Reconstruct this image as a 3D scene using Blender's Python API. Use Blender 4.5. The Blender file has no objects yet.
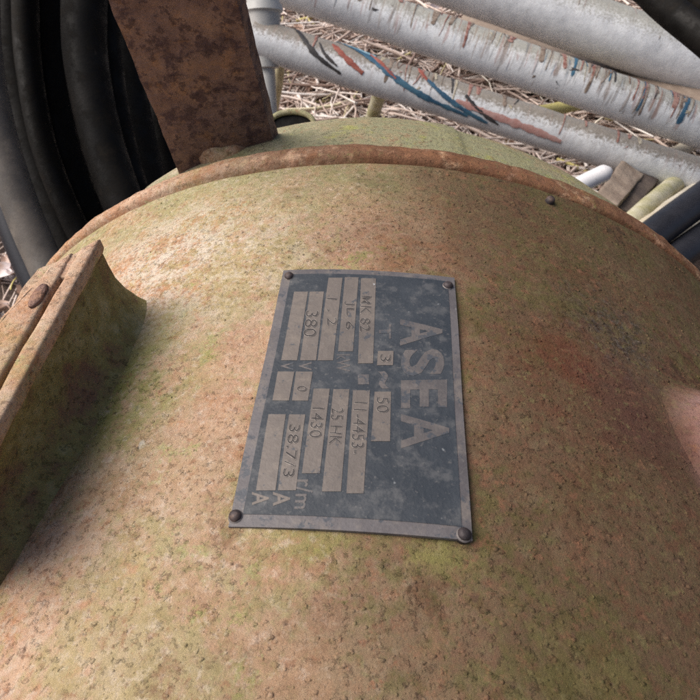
import bpy, bmesh, math, random
from mathutils import Vector, Matrix, noise as mnoise
random.seed(7)
S = bpy.context.scene
COL = S.collection

# ------------------------------------------------------------------ camera
PITCH, YAW, ROLL = 0.84532, -0.06174, 0.01204
CAM = Vector((0.0, 0.0, 0.3136))
FPX = 600.0                                   # focal length in pixels of a 700 px picture
cy, sy, cp, sp = math.cos(YAW), math.sin(YAW), math.cos(PITCH), math.sin(PITCH)
FWD = Vector((sy*cp, cy*cp, -sp)); R0 = Vector((cy, -sy, 0)); U0 = R0.cross(FWD)
RIGHT = math.cos(ROLL)*R0 + math.sin(ROLL)*U0
UP = -math.sin(ROLL)*R0 + math.cos(ROLL)*U0
cam = bpy.data.objects.new('camera', bpy.data.cameras.new('camera')); COL.objects.link(cam)
m = Matrix((RIGHT, UP, -FWD)).transposed().to_4x4(); m.translation = CAM
cam.matrix_world = m
cam.data.sensor_width = 36; cam.data.lens = 36*FPX/700
cam.data.clip_start = 0.005; cam.data.clip_end = 400
cam.data.dof.use_dof = True; cam.data.dof.focus_distance = 0.160; cam.data.dof.aperture_fstop = 60
S.camera = cam

R = 0.2            # radius of the motor housing (m); its axis is the world Y axis
YR = 0.1908        # where the rim starts
GZ = -0.300        # ground level

def ray(x, y):
    return FWD + RIGHT*((x-350)/FPX) + UP*((350-y)/FPX)
def at(x, y, depth):
    return CAM + ray(x, y)*depth
def on_z(x, y, z):
    d = ray(x, y); return CAM + d*((z-CAM.z)/d.z)
def on_cyl(x, y, r=R):
    d = ray(x, y); a = d.x**2+d.z**2; b = 2*(CAM.x*d.x+CAM.z*d.z); c = CAM.x**2+CAM.z**2-r*r
    t = (-b-math.sqrt(max(b*b-4*a*c, 0)))/(2*a); p = CAM+d*t
    return math.atan2(p.x, p.z), p.y
def cyl(phi, y, r):
    return Vector((r*math.sin(phi), y, r*math.cos(phi)))

# ------------------------------------------------------------------ object helpers
def link(name, bm, mat, parent=None, smooth=True, sharp=None):
    me = bpy.data.meshes.new(name); bm.normal_update(); bm.to_mesh(me); bm.free()
    for p in me.polygons: p.use_smooth = smooth
    if sharp and smooth:
        me.set_sharp_from_angle(angle=math.radians(sharp))
    me.materials.append(mat)
    o = bpy.data.objects.new(name, me); COL.objects.link(o)
    if parent: o.parent = parent
    return o
def tag(o, label=None, cat=None, group=None, kind=None):
    if label: o['label'] = label
    if cat: o['category'] = cat
    if group: o['group'] = group
    if kind: o['kind'] = kind
    return o
def empty(name, loc=(0, 0, 0)):
    o = bpy.data.objects.new(name, None); o.location = loc; COL.objects.link(o)
    o.empty_display_size = 0.02
    return o
def reparent(child, parent):
    bpy.context.view_layer.update()
    child.parent = parent
    child.matrix_parent_inverse = Matrix.Translation(-Vector(parent.location))
    return child

def spline(pts, n):
    P = [Vector(p) for p in pts]; P = [P[0]*2-P[1]] + P + [P[-1]*2-P[-2]]
    out = []
    for i in range(1, len(P)-2):
        a, b, c, d = P[i-1:i+3]
        for k in range(n):
            t = k/n
            out.append(0.5*((2*b)+(c-a)*t+(2*a-5*b+4*c-d)*t*t+(3*b-a-3*c+d)*t**3))
    out.append(P[-2].copy()); return out
def add_tube(bm, path, rad, seg=16, caps=True, rfun=None):
    path = [Vector(p) for p in path]; rings = []; nrm = None
    for i, p in enumerate(path):
        t = (path[min(i+1, len(path)-1)]-path[max(i-1, 0)]).normalized()
        if nrm is None:
            nrm = t.orthogonal().normalized()
        nrm = (nrm - t*nrm.dot(t)).normalized(); bn = t.cross(nrm)
        r = rad if rfun is None else rfun(i/(len(path)-1))*rad
        rings.append([bm.verts.new(p+(nrm*math.cos(2*math.pi*k/seg)+bn*math.sin(2*math.pi*k/seg))*r) for k in range(seg)])
    for a, b in zip(rings, rings[1:]):
        for k in range(seg):
            bm.faces.new((a[k], a[(k+1) % seg], b[(k+1) % seg], b[k]))
    if caps:
        bm.faces.new(rings[0][::-1]); bm.faces.new(rings[-1])
    return bm
def add_hull(bm, a, b):
    """a closed prism between two equal outlines"""
    va = [bm.verts.new(p) for p in a]; vb = [bm.verts.new(p) for p in b]; n = len(a)
    bm.faces.new(va[::-1]); bm.faces.new(vb)
    for i in range(n):
        bm.faces.new((va[i], va[(i+1) % n], vb[(i+1) % n], vb[i]))
    bmesh.ops.recalc_face_normals(bm, faces=bm.faces)
    return bm
def bevel(bm, w, seg=2):
    bmesh.ops.bevel(bm, geom=list(bm.edges), offset=w, segments=seg, profile=0.6, affect='EDGES')
def roughen(bm, amp, scale, seed=0.0):
    bm.normal_update()
    for v in bm.verts:
        q = v.co*scale + Vector((seed, seed*1.7, -seed))
        v.co += v.normal*amp*(mnoise.noise(q)+0.5*mnoise.noise(q*2.3))
def add_revolve(bm, prof, seg=192, jitter=None):
    """revolve (y, r) pairs about the Y axis"""
    rings = []
    for j, (y, r) in enumerate(prof):
        ring = []
        for k in range(seg):
            a = 2*math.pi*k/seg
            p = cyl(a, y, r)
            if jitter:
                dr, dy = jitter(p, j); p = cyl(a, y+dy, r+dr)
            ring.append(bm.verts.new(p))
        rings.append(ring)
    for a, b in zip(rings, rings[1:]):
        for k in range(seg):
            bm.faces.new((a[k], b[k], b[(k+1) % seg], a[(k+1) % seg]))
    return rings

# ------------------------------------------------------------------ material helpers
class NT:
    def __init__(self, name):
        self.mat = bpy.data.materials.new(name); self.mat.use_nodes = True
        self.t = self.mat.node_tree; self.n = self.t.nodes; self.l = self.t.links
        self.bsdf = self.n['Principled BSDF']
        self.co = self.n.new('ShaderNodeTexCoord').outputs['Object']
    def sock(self, node, key, val):
        if hasattr(val, 'is_linked') or isinstance(val, bpy.types.NodeSocket): self.l.new(val, node.inputs[key])
        elif val is not None: node.inputs[key].default_value = val
    def noise(self, scale, detail=4, rough=0.55, co=None, dist=0.0, off=None, stretch=None):
        co = co or self.co
        if off or stretch:
            mp = self.n.new('ShaderNodeMapping'); self.l.new(co, mp.inputs[0])
            if off: mp.inputs['Location'].default_value = off
            if stretch: mp.inputs['Scale'].default_value = stretch
            co = mp.outputs[0]
        k = self.n.new('ShaderNodeTexNoise'); self.l.new(co, k.inputs['Vector'])
        k.inputs['Scale'].default_value = scale; k.inputs['Detail'].default_value = detail
        k.inputs['Roughness'].default_value = rough; k.inputs['Distortion'].default_value = dist
        return k.outputs['Fac']
    def voro(self, scale, feature='F1', co=None):
        k = self.n.new('ShaderNodeTexVoronoi'); k.feature = feature
        self.l.new(co or self.co, k.inputs['Vector']); k.inputs['Scale'].default_value = scale
        return k.outputs['Distance']
    def step(self, v, lo, hi, a=0.0, b=1.0):
        k = self.n.new('ShaderNodeMapRange'); k.interpolation_type = 'SMOOTHSTEP'
        self.sock(k, 'Value', v)
        for key, val in (('From Min', lo), ('From Max', hi), ('To Min', a), ('To Max', b)): self.sock(k, key, val)
        return k.outputs['Result']
    def math(self, op, a, b=None, clamp=False):
        k = self.n.new('ShaderNodeMath'); k.operation = op; k.use_clamp = clamp
        self.sock(k, 0, a)
        if b is not None: self.sock(k, 1, b)
        return k.outputs[0]
    def mix(self, fac, a, b):
        k = self.n.new('ShaderNodeMix'); k.data_type = 'RGBA'
        for i, v in ((0, fac), (6, a), (7, b)):
            if isinstance(v, tuple) and len(v) == 3: v = (*v, 1)
            self.sock(k, i, v)
        return k.outputs[2]
    def ramp(self, v, stops):
        k = self.n.new('ShaderNodeValToRGB'); e = k.color_ramp.elements
        while len(e) < len(stops): e.new(0.5)
        for i, (p, c) in enumerate(stops): e[i].position = p; e[i].color = (*c, 1)
        self.l.new(v, k.inputs[0]); return k.outputs[0]
    def sep(self, co=None):
        k = self.n.new('ShaderNodeSeparateXYZ'); self.l.new(co or self.co, k.inputs[0]); return k.outputs
    def near(self, p, r0, r1, warp=None, amt=0.0):
        """1 inside r0 of p, 0 beyond r1, edge broken up by warp"""
        k = self.n.new('ShaderNodeVectorMath'); k.operation = 'DISTANCE'
        self.l.new(self.co, k.inputs[0]); k.inputs[1].default_value = p
        d = k.outputs['Value']
        if warp is not None: d = self.math('ADD', d, self.math('MULTIPLY', self.math('SUBTRACT', warp, 0.5), amt))
        return self.step(d, r0, r1, 1.0, 0.0)
    def bump(self, h, strength, dist, prev=None):
        k = self.n.new('ShaderNodeBump'); k.inputs['Strength'].default_value = strength
        k.inputs['Distance'].default_value = dist; self.l.new(h, k.inputs['Height'])
        if prev is not None: self.l.new(prev, k.inputs['Normal'])
        return k.outputs[0]
    def out(self, col, rough=0.8, normal=None, metal=0.0, spec=0.3):
        if isinstance(col, tuple) and len(col) == 3: col = (*col, 1)
        self.sock(self.bsdf, 'Base Color', col); self.sock(self.bsdf, 'Roughness', rough)
        self.sock(self.bsdf, 'Metallic', metal); self.bsdf.inputs['Specular IOR Level'].default_value = spec
        if normal is not None: self.l.new(normal, self.bsdf.inputs['Normal'])
        return self.mat

def housing_material(name, tint=0):
    """old paint, powdery rust, algae and lichen; tint 0 housing, 1 rim, 2 end shield, 3 lugs"""
    t = NT(name)
    big = t.noise(9, 4, 0.6); mid = t.noise(48, 8, 0.68, off=(3, 1, 2)); fine = t.noise(210, 5, 0.60, off=(1, 5, 2))
    grain = t.noise(760, 4, 0.62); pit = t.noise(420, 3, 0.5, off=(7, 7, 1))
    mot = t.math('ADD', t.math('MULTIPLY', mid, 0.62), t.math('MULTIPLY', fine, 0.38))     # mottle with grain in it
    c = t.ramp(mot, [(0.34, (0.34, 0.165, 0.095)), (0.44, (0.50, 0.300, 0.190)), (0.52, (0.56, 0.375, 0.250)), (0.58, (0.53, 0.305, 0.200)), (0.68, (0.61, 0.460, 0.345))])
    pink = t.math('ADD', t.math('MULTIPLY', t.noise(30, 6, 0.65, off=(9, 2, 4)), 0.7), t.math('MULTIPLY', fine, 0.3))
    c = t.mix(t.step(pink, 0.49, 0.62, 0, 0.45), c, (0.38, 0.215, 0.150))
    film = t.noise(13, 5, 0.6, off=(21, 2, 2))
    c = t.mix(t.step(film, 0.40, 0.62, 0.0, 0.32), c, (0.33, 0.280, 0.160))
    oran = t.math('ADD', t.math('MULTIPLY', t.noise(13, 7, 0.68, off=(17, 6, 2)), 0.75), t.math('MULTIPLY', fine, 0.25))
    c = t.mix(t.step(oran, 0.485, 0.555, 0, 0.72), c, t.ramp(fine, [(0.35, (0.33, 0.140, 0.062)), (0.65, (0.50, 0.255, 0.130))]))
    # algae: broad film, then crumbs
    al = t.math('ADD', t.math('MULTIPLY', t.noise(22, 8, 0.70, off=(2, 8, 5)), 0.72), t.math('MULTIPLY', t.noise(330, 4, 0.6, off=(5, 5, 5)), 0.28))
    if tint == 2: c = t.mix(t.step(al, 0.34, 0.50, 0.6, 0.95), c, (0.25, 0.255, 0.155))
    lo, hi, am = {0: (0.475, 0.56, 0.75), 1: (0.50, 0.62, 0.6), 2: (0.48, 0.62, 0.5), 3: (0.53, 0.62, 0.5)}[tint]
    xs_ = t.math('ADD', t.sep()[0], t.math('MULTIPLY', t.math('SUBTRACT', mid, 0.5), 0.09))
    c = t.mix(t.math('MULTIPLY', t.step(al, lo, hi, 0, am), t.step(xs_, -0.07, 0.03, 0.75, 1.0)), c, t.ramp(fine, [(0.3, (0.27, 0.245, 0.095)), (0.7, (0.45, 0.415, 0.205))]))
    gr = t.math('ADD', t.math('MULTIPLY', t.noise(75, 7, 0.7, off=(12, 3, 1)), 0.7), t.math('MULTIPLY', grain, 0.3))
    c = t.mix(t.step(gr, 0.555, 0.63, 0, 0.75), c, (0.32, 0.33, 0.105))
    # bare rust
    ru = t.math('ADD', t.math('MULTIPLY', t.noise(55, 8, 0.74, off=(4, 4, 9)), 0.75), t.math('MULTIPLY', fine, 0.25))
    amt = {0: (0.555, 0.64, 0.70), 1: (0.38, 0.50, 0.90), 2: (0.60, 0.68, 0.5), 3: (0.54, 0.64, 0.55)}[tint]
    c = t.mix(t.math('MULTIPLY', t.step(ru, *amt[:2], 0, amt[2]), t.step(t.sep()[0], -0.10, 0.0, 0.35, 1.0) if tint == 1 else 1.0), c, t.ramp(fine, [(0.3, (0.085, 0.036, 0.020)), (0.7, (0.20, 0.092, 0.048))] if tint == 1 else [(0.3, (0.120, 0.055, 0.033)), (0.7, (0.27, 0.135, 0.078))]))
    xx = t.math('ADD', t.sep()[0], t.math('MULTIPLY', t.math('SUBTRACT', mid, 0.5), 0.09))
    # pale chalky film, strengthened leftwards to brighten that side in colour
    chalk = t.math('ADD', t.math('MULTIPLY', t.noise(90, 8, 0.72, off=(1, 1, 3)), 0.6), t.math('MULTIPLY', grain, 0.4))
    left = t.step(xx, -0.085, 0.0, 0.62, 0.0)
    c = t.mix(t.math('MULTIPLY', left, t.step(chalk, 0.40, 0.66)), c, (0.60, 0.475, 0.375))
    if tint == 0:
        w = t.noise(55, 6, 0.7)
        sh = t.near((-0.062, 0.150, 0.190), 0.006, 0.062, big, 0.06)
        c = t.mix(t.math('MULTIPLY', sh, t.step(chalk, 0.44, 0.58, 0, 0.72)), c, (0.62, 0.56, 0.47))
        c = t.mix(t.step(t.noise(85, 5, 0.65, off=(6, 2, 8)), 0.69, 0.74, 0, 0.7), c, (0.58, 0.56, 0.51))
        c = t.mix(t.step(t.noise(36, 5, 0.6, off=(16, 2, 8)), 0.70, 0.76, 0, 0.6), c, (0.42, 0.34, 0.38))
        # greener band just below the rim and moss along the foot of the rib
        yy = t.sep()[1]
        band = t.step(t.math('ADD', yy, t.math('MULTIPLY', big, 0.05)), 0.172, 0.206)
        c = t.mix(t.math('MULTIPLY', band, t.step(al, 0.38, 0.55, 0.3, 0.75)), c, (0.31, 0.295, 0.15))
        mo = t.near((-0.066, 0.090, 0.190), 0.004, 0.034, w, 0.03)
        c = t.mix(t.math('MULTIPLY', mo, t.step(gr, 0.42, 0.55, 0.1, 0.85)), c, (0.25, 0.265, 0.075))
        # shading of the right flank painted dark brown, with brown-green growth over it
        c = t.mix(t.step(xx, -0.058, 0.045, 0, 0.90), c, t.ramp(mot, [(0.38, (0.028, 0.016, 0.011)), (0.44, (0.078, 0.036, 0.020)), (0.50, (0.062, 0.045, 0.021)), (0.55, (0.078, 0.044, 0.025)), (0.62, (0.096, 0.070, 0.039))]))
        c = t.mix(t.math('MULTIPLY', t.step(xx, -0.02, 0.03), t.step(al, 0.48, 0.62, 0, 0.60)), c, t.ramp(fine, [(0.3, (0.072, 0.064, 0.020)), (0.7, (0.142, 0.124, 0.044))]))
        d5 = t.near((0.052, 0.1035, 0.193), 0.002, 0.027, w, 0.05)
        c = t.mix(t.math('MULTIPLY', d5, t.step(ru, 0.40, 0.56, 0.25, 0.85)), c, (0.115, 0.038, 0.022))
        und = t.math('MULTIPLY', t.step(t.math('ABSOLUTE', t.math('SUBTRACT', yy, 0.0495)), 0.001, 0.0065, 1, 0), t.step(t.math('ABSOLUTE', t.sep()[0]), 0.012, 0.030, 1, 0))
        c = t.mix(t.math('MULTIPLY', und, t.step(gr, 0.44, 0.56, 0, 0.6)), c, (0.24, 0.22, 0.075))
        d4 = t.near((0.1020, 0.0900, 0.1790), 0.014, 0.029, w, 0.016)
        c = t.mix(t.math('MULTIPLY', d4, 0.9), c, t.ramp(mot, [(0.38, (0.23, 0.115, 0.098)), (0.5, (0.38, 0.210, 0.178)), (0.62, (0.31, 0.195, 0.195))]))
        # grimy crumbly patch beside the plate
        d1 = t.near((0.070, 0.126, 0.187), 0.000, 0.028, w, 0.05)
        c = t.mix(t.math('MULTIPLY', d1, t.step(t.noise(240, 5, 0.7, off=(2, 9, 9)), 0.40, 0.62, 0.15, 0.75)), c, t.ramp(grain, [(0.42, (0.012, 0.010, 0.010)), (0.66, (0.10, 0.088, 0.083))]))
        d3 = t.near((0.074, 0.088, 0.187), 0.004, 0.024, w, 0.03)
        c = t.mix(t.math('MULTIPLY', d3, 0.6), c, (0.070, 0.030, 0.022))
        d2 = t.near((0.064, 0.098, 0.190), 0.000, 0.020, w, 0.04)
        c = t.mix(t.math('MULTIPLY', d2, 0.55), c, (0.085, 0.045, 0.034))
    if tint == 3:
        c = t.mix(t.step(xx, 0.0, 0.05, 0, 0.85), c, t.ramp(mot, [(0.36, (0.070, 0.036, 0.032)), (0.5, (0.135, 0.070, 0.060)), (0.64, (0.115, 0.072, 0.072))]))
        # mossy grime over the inner flank of the rib
        c = t.mix(t.step(t.math('ADD', t.sep()[2], t.math('MULTIPLY', t.math('SUBTRACT', mid, 0.5), 0.02)), 0.2145, 0.2085, 0, 0.9), c, t.ramp(mot, [(0.38, (0.185, 0.105, 0.066)), (0.5, (0.235, 0.205, 0.070)), (0.62, (0.36, 0.325, 0.175))])) if 'rib' in name else c
    sp1 = t.noise(300, 8, 0.75, off=(11, 2, 6)); sp2 = t.noise(360, 8, 0.75, off=(2, 14, 6)); zone = t.step(t.noise(26, 5, 0.65, off=(31, 4, 6)), 0.38, 0.62, 0.25, 1.0)
    dk = t.step(xs_, -0.03, 0.05, 1.0, 0.5)
    c = t.mix(t.math('MULTIPLY', zone, t.step(sp1, 0.54, 0.64, 0, 0.35 if tint == 3 else 0.75)), c, t.mix(dk, (0.085, 0.036, 0.022), (0.30, 0.150, 0.088)))
    c = t.mix(t.math('MULTIPLY', t.math('SUBTRACT', 1.15, zone), t.step(sp2, 0.53, 0.64, 0, 0.70)), c, t.mix(dk, (0.082, 0.068, 0.026), (0.235, 0.205, 0.095)))
    c = t.mix(t.math('MULTIPLY', t.step(xs_, -0.045, 0.03, 1.0, 0.0), t.step(sp2, 0.47, 0.36, 0, 0.45)), c, (0.62, 0.52, 0.42)) if tint == 0 else c
    c = t.mix(t.step(pit, 0.66, 0.72, 0, 0.5), c, (0.085, 0.050, 0.036))
    c = t.mix(t.math('MULTIPLY', t.step(grain, 0.57, 0.70, 0, 0.20), t.step(xx, -0.07, 0.04, 1, 0.12)), c, (0.58, 0.52, 0.42)) if tint == 0 else c
    crumbs = t.step(t.noise(620, 5, 0.65, off=(3, 3, 8)), 0.56, 0.68)
    patchy = t.step(t.noise(34, 5, 0.65, off=(4, 1, 1)), 0.40, 0.58, 0.3, 1.0)
    nb = t.bump(mid, 0.35, 0.0014)
    nb = t.bump(t.noise(430, 10, 0.74, off=(6, 3, 8)), 0.7, 0.0018, nb)
    nb = t.bump(t.math('MULTIPLY', crumbs, patchy), 0.8, 0.0006, nb)
    nb = t.bump(t.noise(1500, 5, 0.7), 0.4, 0.0003, nb)
    return t.out(c, 0.9, nb, spec=0.15)

def rust_material():
    t = NT('rusted_steel')
    a = t.noise(60, 8, 0.72); b = t.noise(150, 6, 0.65, off=(3, 3, 3)); g = t.noise(480, 3, 0.6)
    c = t.ramp(a, [(0.34, (0.115, 0.072, 0.066)), (0.46, (0.200, 0.122, 0.100)), (0.56, (0.245, 0.150, 0.115)), (0.68, (0.32, 0.185, 0.120))])
    c = t.mix(t.step(b, 0.52, 0.62, 0, 0.8), c, (0.075, 0.044, 0.047)); c = t.mix(t.step(t.noise(80, 5, 0.62, off=(7, 3, 3)), 0.54, 0.66, 0, 0.6), c, (0.10, 0.060, 0.058))
    c = t.mix(t.step(t.noise(120, 5, 0.6, off=(8, 1, 1)), 0.54, 0.68, 0, 0.45), c, (0.34, 0.175, 0.085))
    pits = t.noise(230, 6, 0.7, off=(9, 9, 1)); c = t.mix(t.step(pits, 0.54, 0.62, 0, 0.7), c, (0.060, 0.034, 0.034)); n = t.bump(b, 0.8, 0.002); n = t.bump(pits, 0.8, 0.0016, n); n = t.bump(g, 0.5, 0.0006, n)
    return t.out(c, 0.85, n, spec=0.25)

def plate_material(name, base, dirt, dust, metal, amt=0.5, rough=0.55, wear=None):
    t = NT(name)
    a = t.noise(60, 6, 0.65); b = t.noise(220, 5, 0.65, off=(2, 2, 2)); s = t.noise(900, 2, 0.5)
    c = t.mix(t.step(a, 0.40, 0.66, 0, amt), base, dirt)
    c = t.mix(t.step(b, 0.48, 0.68, 0, amt), c, dust)
    c = t.mix(t.step(t.noise(150, 3, 0.5, off=(5, 1, 7)), 0.70, 0.74, 0, 0.8), c, (0.42, 0.44, 0.45))
    if wear: c = t.mix(t.step(t.noise(330, 6, 0.7, off=(3, 9, 1)), wear-0.05, wear+0.02, 0, 0.85), c, (0.048, 0.056, 0.068))
    c = t.mix(t.step(s, 0.64, 0.72, 0, 0.25), c, (0.17, 0.16, 0.15))
    n = t.bump(a, 0.25, 0.0008); n = t.bump(b, 0.35, 0.0005, n); n = t.bump(s, 0.35, 0.0002, n)
    return t.out(c, rough, n, metal=metal, spec=0.4)

def pole_material(name, seed, amount, grime=(0.72, (0.27, 0.255, 0.185), 0.35, 1.15)):
    """pale grey paint, grime on the upper side, runs of old paint across the pole (local Z is the pole's axis, local X up)"""
    t = NT(name)
    x, y, z = t.sep()
    ang = t.math('ARCTAN2', y, x)                        # 0 on top
    aa = t.math('ABSOLUTE', ang)
    cmb = t.n.new('ShaderNodeCombineXYZ'); t.l.new(t.math('MULTIPLY', ang, 0.0022), cmb.inputs[0]); t.l.new(z, cmb.inputs[2])
    runs = cmb.outputs[0]
    a = t.noise(40, 6, 0.65, off=(seed, 1, 0)); f = t.noise(260, 5, 0.65)
    c = t.ramp(a, [(0.3, (0.47, 0.49, 0.52)), (0.6, (0.66, 0.685, 0.71)), (0.8, (0.54, 0.55, 0.55))])
    # grime / algae along the top
    top = t.step(t.math('ADD', aa, t.math('MULTIPLY', t.math('SUBTRACT', f, 0.5), 1.6)), grime[2], grime[3], 1.0, 0.0)
    c = t.mix(t.math('MULTIPLY', top, grime[0]), c, t.ramp(f, [(0.35, tuple(v*0.6 for v in grime[1])), (0.65, grime[1])]))
    ln = t.noise(90, 3, 0.6, co=runs, off=(0, 0, seed+4))
    for k, (colr, lo) in enumerate((((0.10, 0.065, 0.05), 0.62), ((0.26, 0.085, 0.06), 0.64), ((0.045, 0.045, 0.045), 0.66), ((0.05, 0.13, 0.21), 0.69), ((0.20, 0.12, 0.075), 0.63))):
        d = t.noise(115+22*k, 5, 0.5, co=runs, off=(seed*3+k*5, 0, k*2.3+seed))
        patch = t.step(t.noise(9, 2, 0.5, co=runs, off=(0, 0, seed*2+k*7)), 0.37, 0.46)
        edge = t.step(t.math('SUBTRACT', aa, t.math('MULTIPLY', ln, 3.1)), -0.25, -0.05, 1.0, 0.0)
        c = t.mix(t.math('MULTIPLY', t.math('MULTIPLY', t.math('MULTIPLY', t.step(d, lo-0.07, lo-0.02), edge), patch), amount), c, colr)
    sp_ = t.noise(75, 5, 0.6, off=(seed, 8, 2))
    c = t.mix(t.step(sp_, 0.66, 0.70, 0, 0.85*min(1, amount+0.2)), c, (0.085, 0.06, 0.045))
    c = t.mix(t.step(f, 0.62, 0.72, 0, 0.4), c, (0.16, 0.12, 0.09))
    n = t.bump(a, 0.3, 0.002); n = t.bump(f, 0.35, 0.0012, n)
    return t.out(c, 0.38, n, spec=0.5)

def simple(name, c1, c2, scale=40, rough=0.7, bump=0.3, dist=0.002, spec=0.3, stretch=None):
    t = NT(name)
    a = t.noise(scale, 6, 0.65, stretch=stretch); f = t.noise(scale*6, 4, 0.6, stretch=stretch)
    c = t.mix(t.step(a, 0.35, 0.65), c1, c2)
    c = t.mix(t.step(f, 0.58, 0.72, 0, 0.4), c, tuple(v*0.4 for v in c1))
    n = t.bump(a, bump, dist); n = t.bump(f, bump, dist*0.4, n)
    return t.out(c, rough, n, spec=spec)

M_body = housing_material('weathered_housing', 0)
M_rim = housing_material('rusted_rim', 1)
M_shield = housing_material('mossy_shield', 2)
M_lug = housing_material('rusty_lug', 3)
M_rib = housing_material('mossy_rib', 3)
M_rust = rust_material()
M_plate = plate_material('bare_plate_metal', (0.105, 0.097, 0.100), (0.060, 0.055, 0.058), (0.155, 0.135, 0.120), 0.1, 0.7, wear=0.60)
M_enamel = plate_material('faded_blue_enamel', (0.023, 0.029, 0.037), (0.040, 0.047, 0.056), (0.085, 0.087, 0.090), 0.0, 0.65)
M_field = plate_material('rubbed_field_metal', (0.128, 0.110, 0.098), (0.088, 0.077, 0.070), (0.165, 0.140, 0.118), 0.1, 0.6, wear=0.64)
M_letter = plate_material('rubbed_letter_metal', (0.100, 0.090, 0.087), (0.064, 0.061, 0.064), (0.130, 0.115, 0.107), 0.1, 0.7, wear=0.57)
M_stamp = plate_material('stamped_metal', (0.24, 0.215, 0.195), (0.15, 0.135, 0.125), (0.34, 0.31, 0.28), 0.3, 0.5, 0.4)
M_rivet = plate_material('dark_rivet_steel', (0.050, 0.040, 0.042), (0.022, 0.018, 0.019), (0.13, 0.085, 0.065), 0.3, 0.8, 0.6)
M_dirt = plate_material('dirt_in_stamping', (0.034, 0.030, 0.029), (0.022, 0.02, 0.02), (0.055, 0.05, 0.047), 0.0, 0.5, 0.8)
M_ring = plate_material('polished_ring', (0.125, 0.112, 0.108), (0.08, 0.072, 0.07), (0.18, 0.16, 0.14), 0.1, 0.7)
def rubber(name, a, b, dust, spec, rough):
    t = NT(name)
    n1 = t.noise(24, 6, 0.7); n2 = t.noise(150, 6, 0.7, off=(2, 1, 1)); n3 = t.noise(60, 5, 0.7, off=(5, 5, 2))
    c = t.mix(t.step(n1, 0.4, 0.62), a, b); c = t.mix(t.step(n3, 0.52, 0.70, 0, 0.7), c, dust)
    c = t.mix(t.step(n2, 0.66, 0.72, 0, 0.5), c, tuple(v*2.6 for v in dust))
    nb = t.bump(n2, 0.3, 0.0008); nb = t.bump(n3, 0.2, 0.001, nb)
    return t.out(c, t.step(n3, 0.4, 0.6, rough, min(1, rough+0.3)), nb, spec=spec)
M_hose = rubber('black_rubber', (0.0034, 0.0031, 0.0029), (0.0065, 0.0057, 0.0050), (0.012, 0.0095, 0.0072), 0.13, 0.5)
M_greyhose = rubber('dusty_rubber', (0.075, 0.068, 0.062), (0.115, 0.102, 0.090), (0.16, 0.14, 0.12), 0.35, 0.5)
M_pipe = simple('blue_black_plastic', (0.010, 0.011, 0.016), (0.017, 0.018, 0.024), 30, 0.4, 0.15, 0.001, 0.45)
M_plank = simple('grey_brown_timber', (0.22, 0.17, 0.135), (0.31, 0.25, 0.20), 18, 0.85, 0.5, 0.003, 0.2, (1, 1, 8))
M_dplank = simple('dark_timber', (0.075, 0.06, 0.055), (0.12, 0.095, 0.08), 18, 0.85, 0.5, 0.003, 0.2)
M_pale = simple('peeled_branch', (0.50, 0.44, 0.33), (0.62, 0.57, 0.47), 22, 0.7, 0.4, 0.003, 0.25)
M_moss = simple('mossy_branch', (0.52, 0.49, 0.37), (0.36, 0.34, 0.18), 26, 0.8, 0.4, 0.003, 0.2)
M_yellow = simple('yellow_cane', (0.40, 0.36, 0.14), (0.47, 0.44, 0.21), 25, 0.6, 0.3, 0.002, 0.3)
M_white = simple('white_plastic', (0.66, 0.66, 0.68), (0.74, 0.73, 0.74), 30, 0.4, 0.1, 0.001, 0.4)
M_fit = simple('grey_white_plastic', (0.42, 0.43, 0.42), (0.50, 0.50, 0.49), 30, 0.4, 0.15, 0.001, 0.4)
M_stake = simple('weathered_stake', (0.36, 0.32, 0.20), (0.44, 0.41, 0.28), 30, 0.8, 0.4, 0.003, 0.2)

# ------------------------------------------------------------------ the electric motor
motor = tag(empty('electric_motor', (0, 0, GZ)), 'rusty moss-stained electric motor with a dark blue metal nameplate, lying on its side', 'electric motor')
def part(name, bm, mat, parent=motor, **k):
    o = link(name, bm, mat, **k)
    if parent is motor: reparent(o, motor)
    else:
        o.parent = parent; o.matrix_parent_inverse = parent.matrix_world.inverted()
    bpy.context.view_layer.update()
    return o

def P_IN(a, y):
    return -0.145 < a < 0.115 and 0.049 < y < 0.1335 or (a < -0.29 and 0.03 < y < 0.135)
def body_jit(p, j):
    return 0.0009*mnoise.noise(p*11)+0.00035*mnoise.noise(p*45)+0.00018*mnoise.noise(p*140), 0
bm = bmesh.new()
ys = [-0.32+0.03*i for i in range(10)] + [-0.02+0.0035*i for i in range(61)]
prof = [(-0.33, 0.02), (-0.33, 0.19)] + [(y, R) for y in ys if y < YR-0.0035] + [(YR-0.0030, R), (YR-0.0019, R-0.0003), (YR-0.0010, R-0.0016), (YR+0.002, R-0.0018)]
add_revolve(bm, prof, 360, body_jit)
body = part('housing', bm, M_body)

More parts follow.
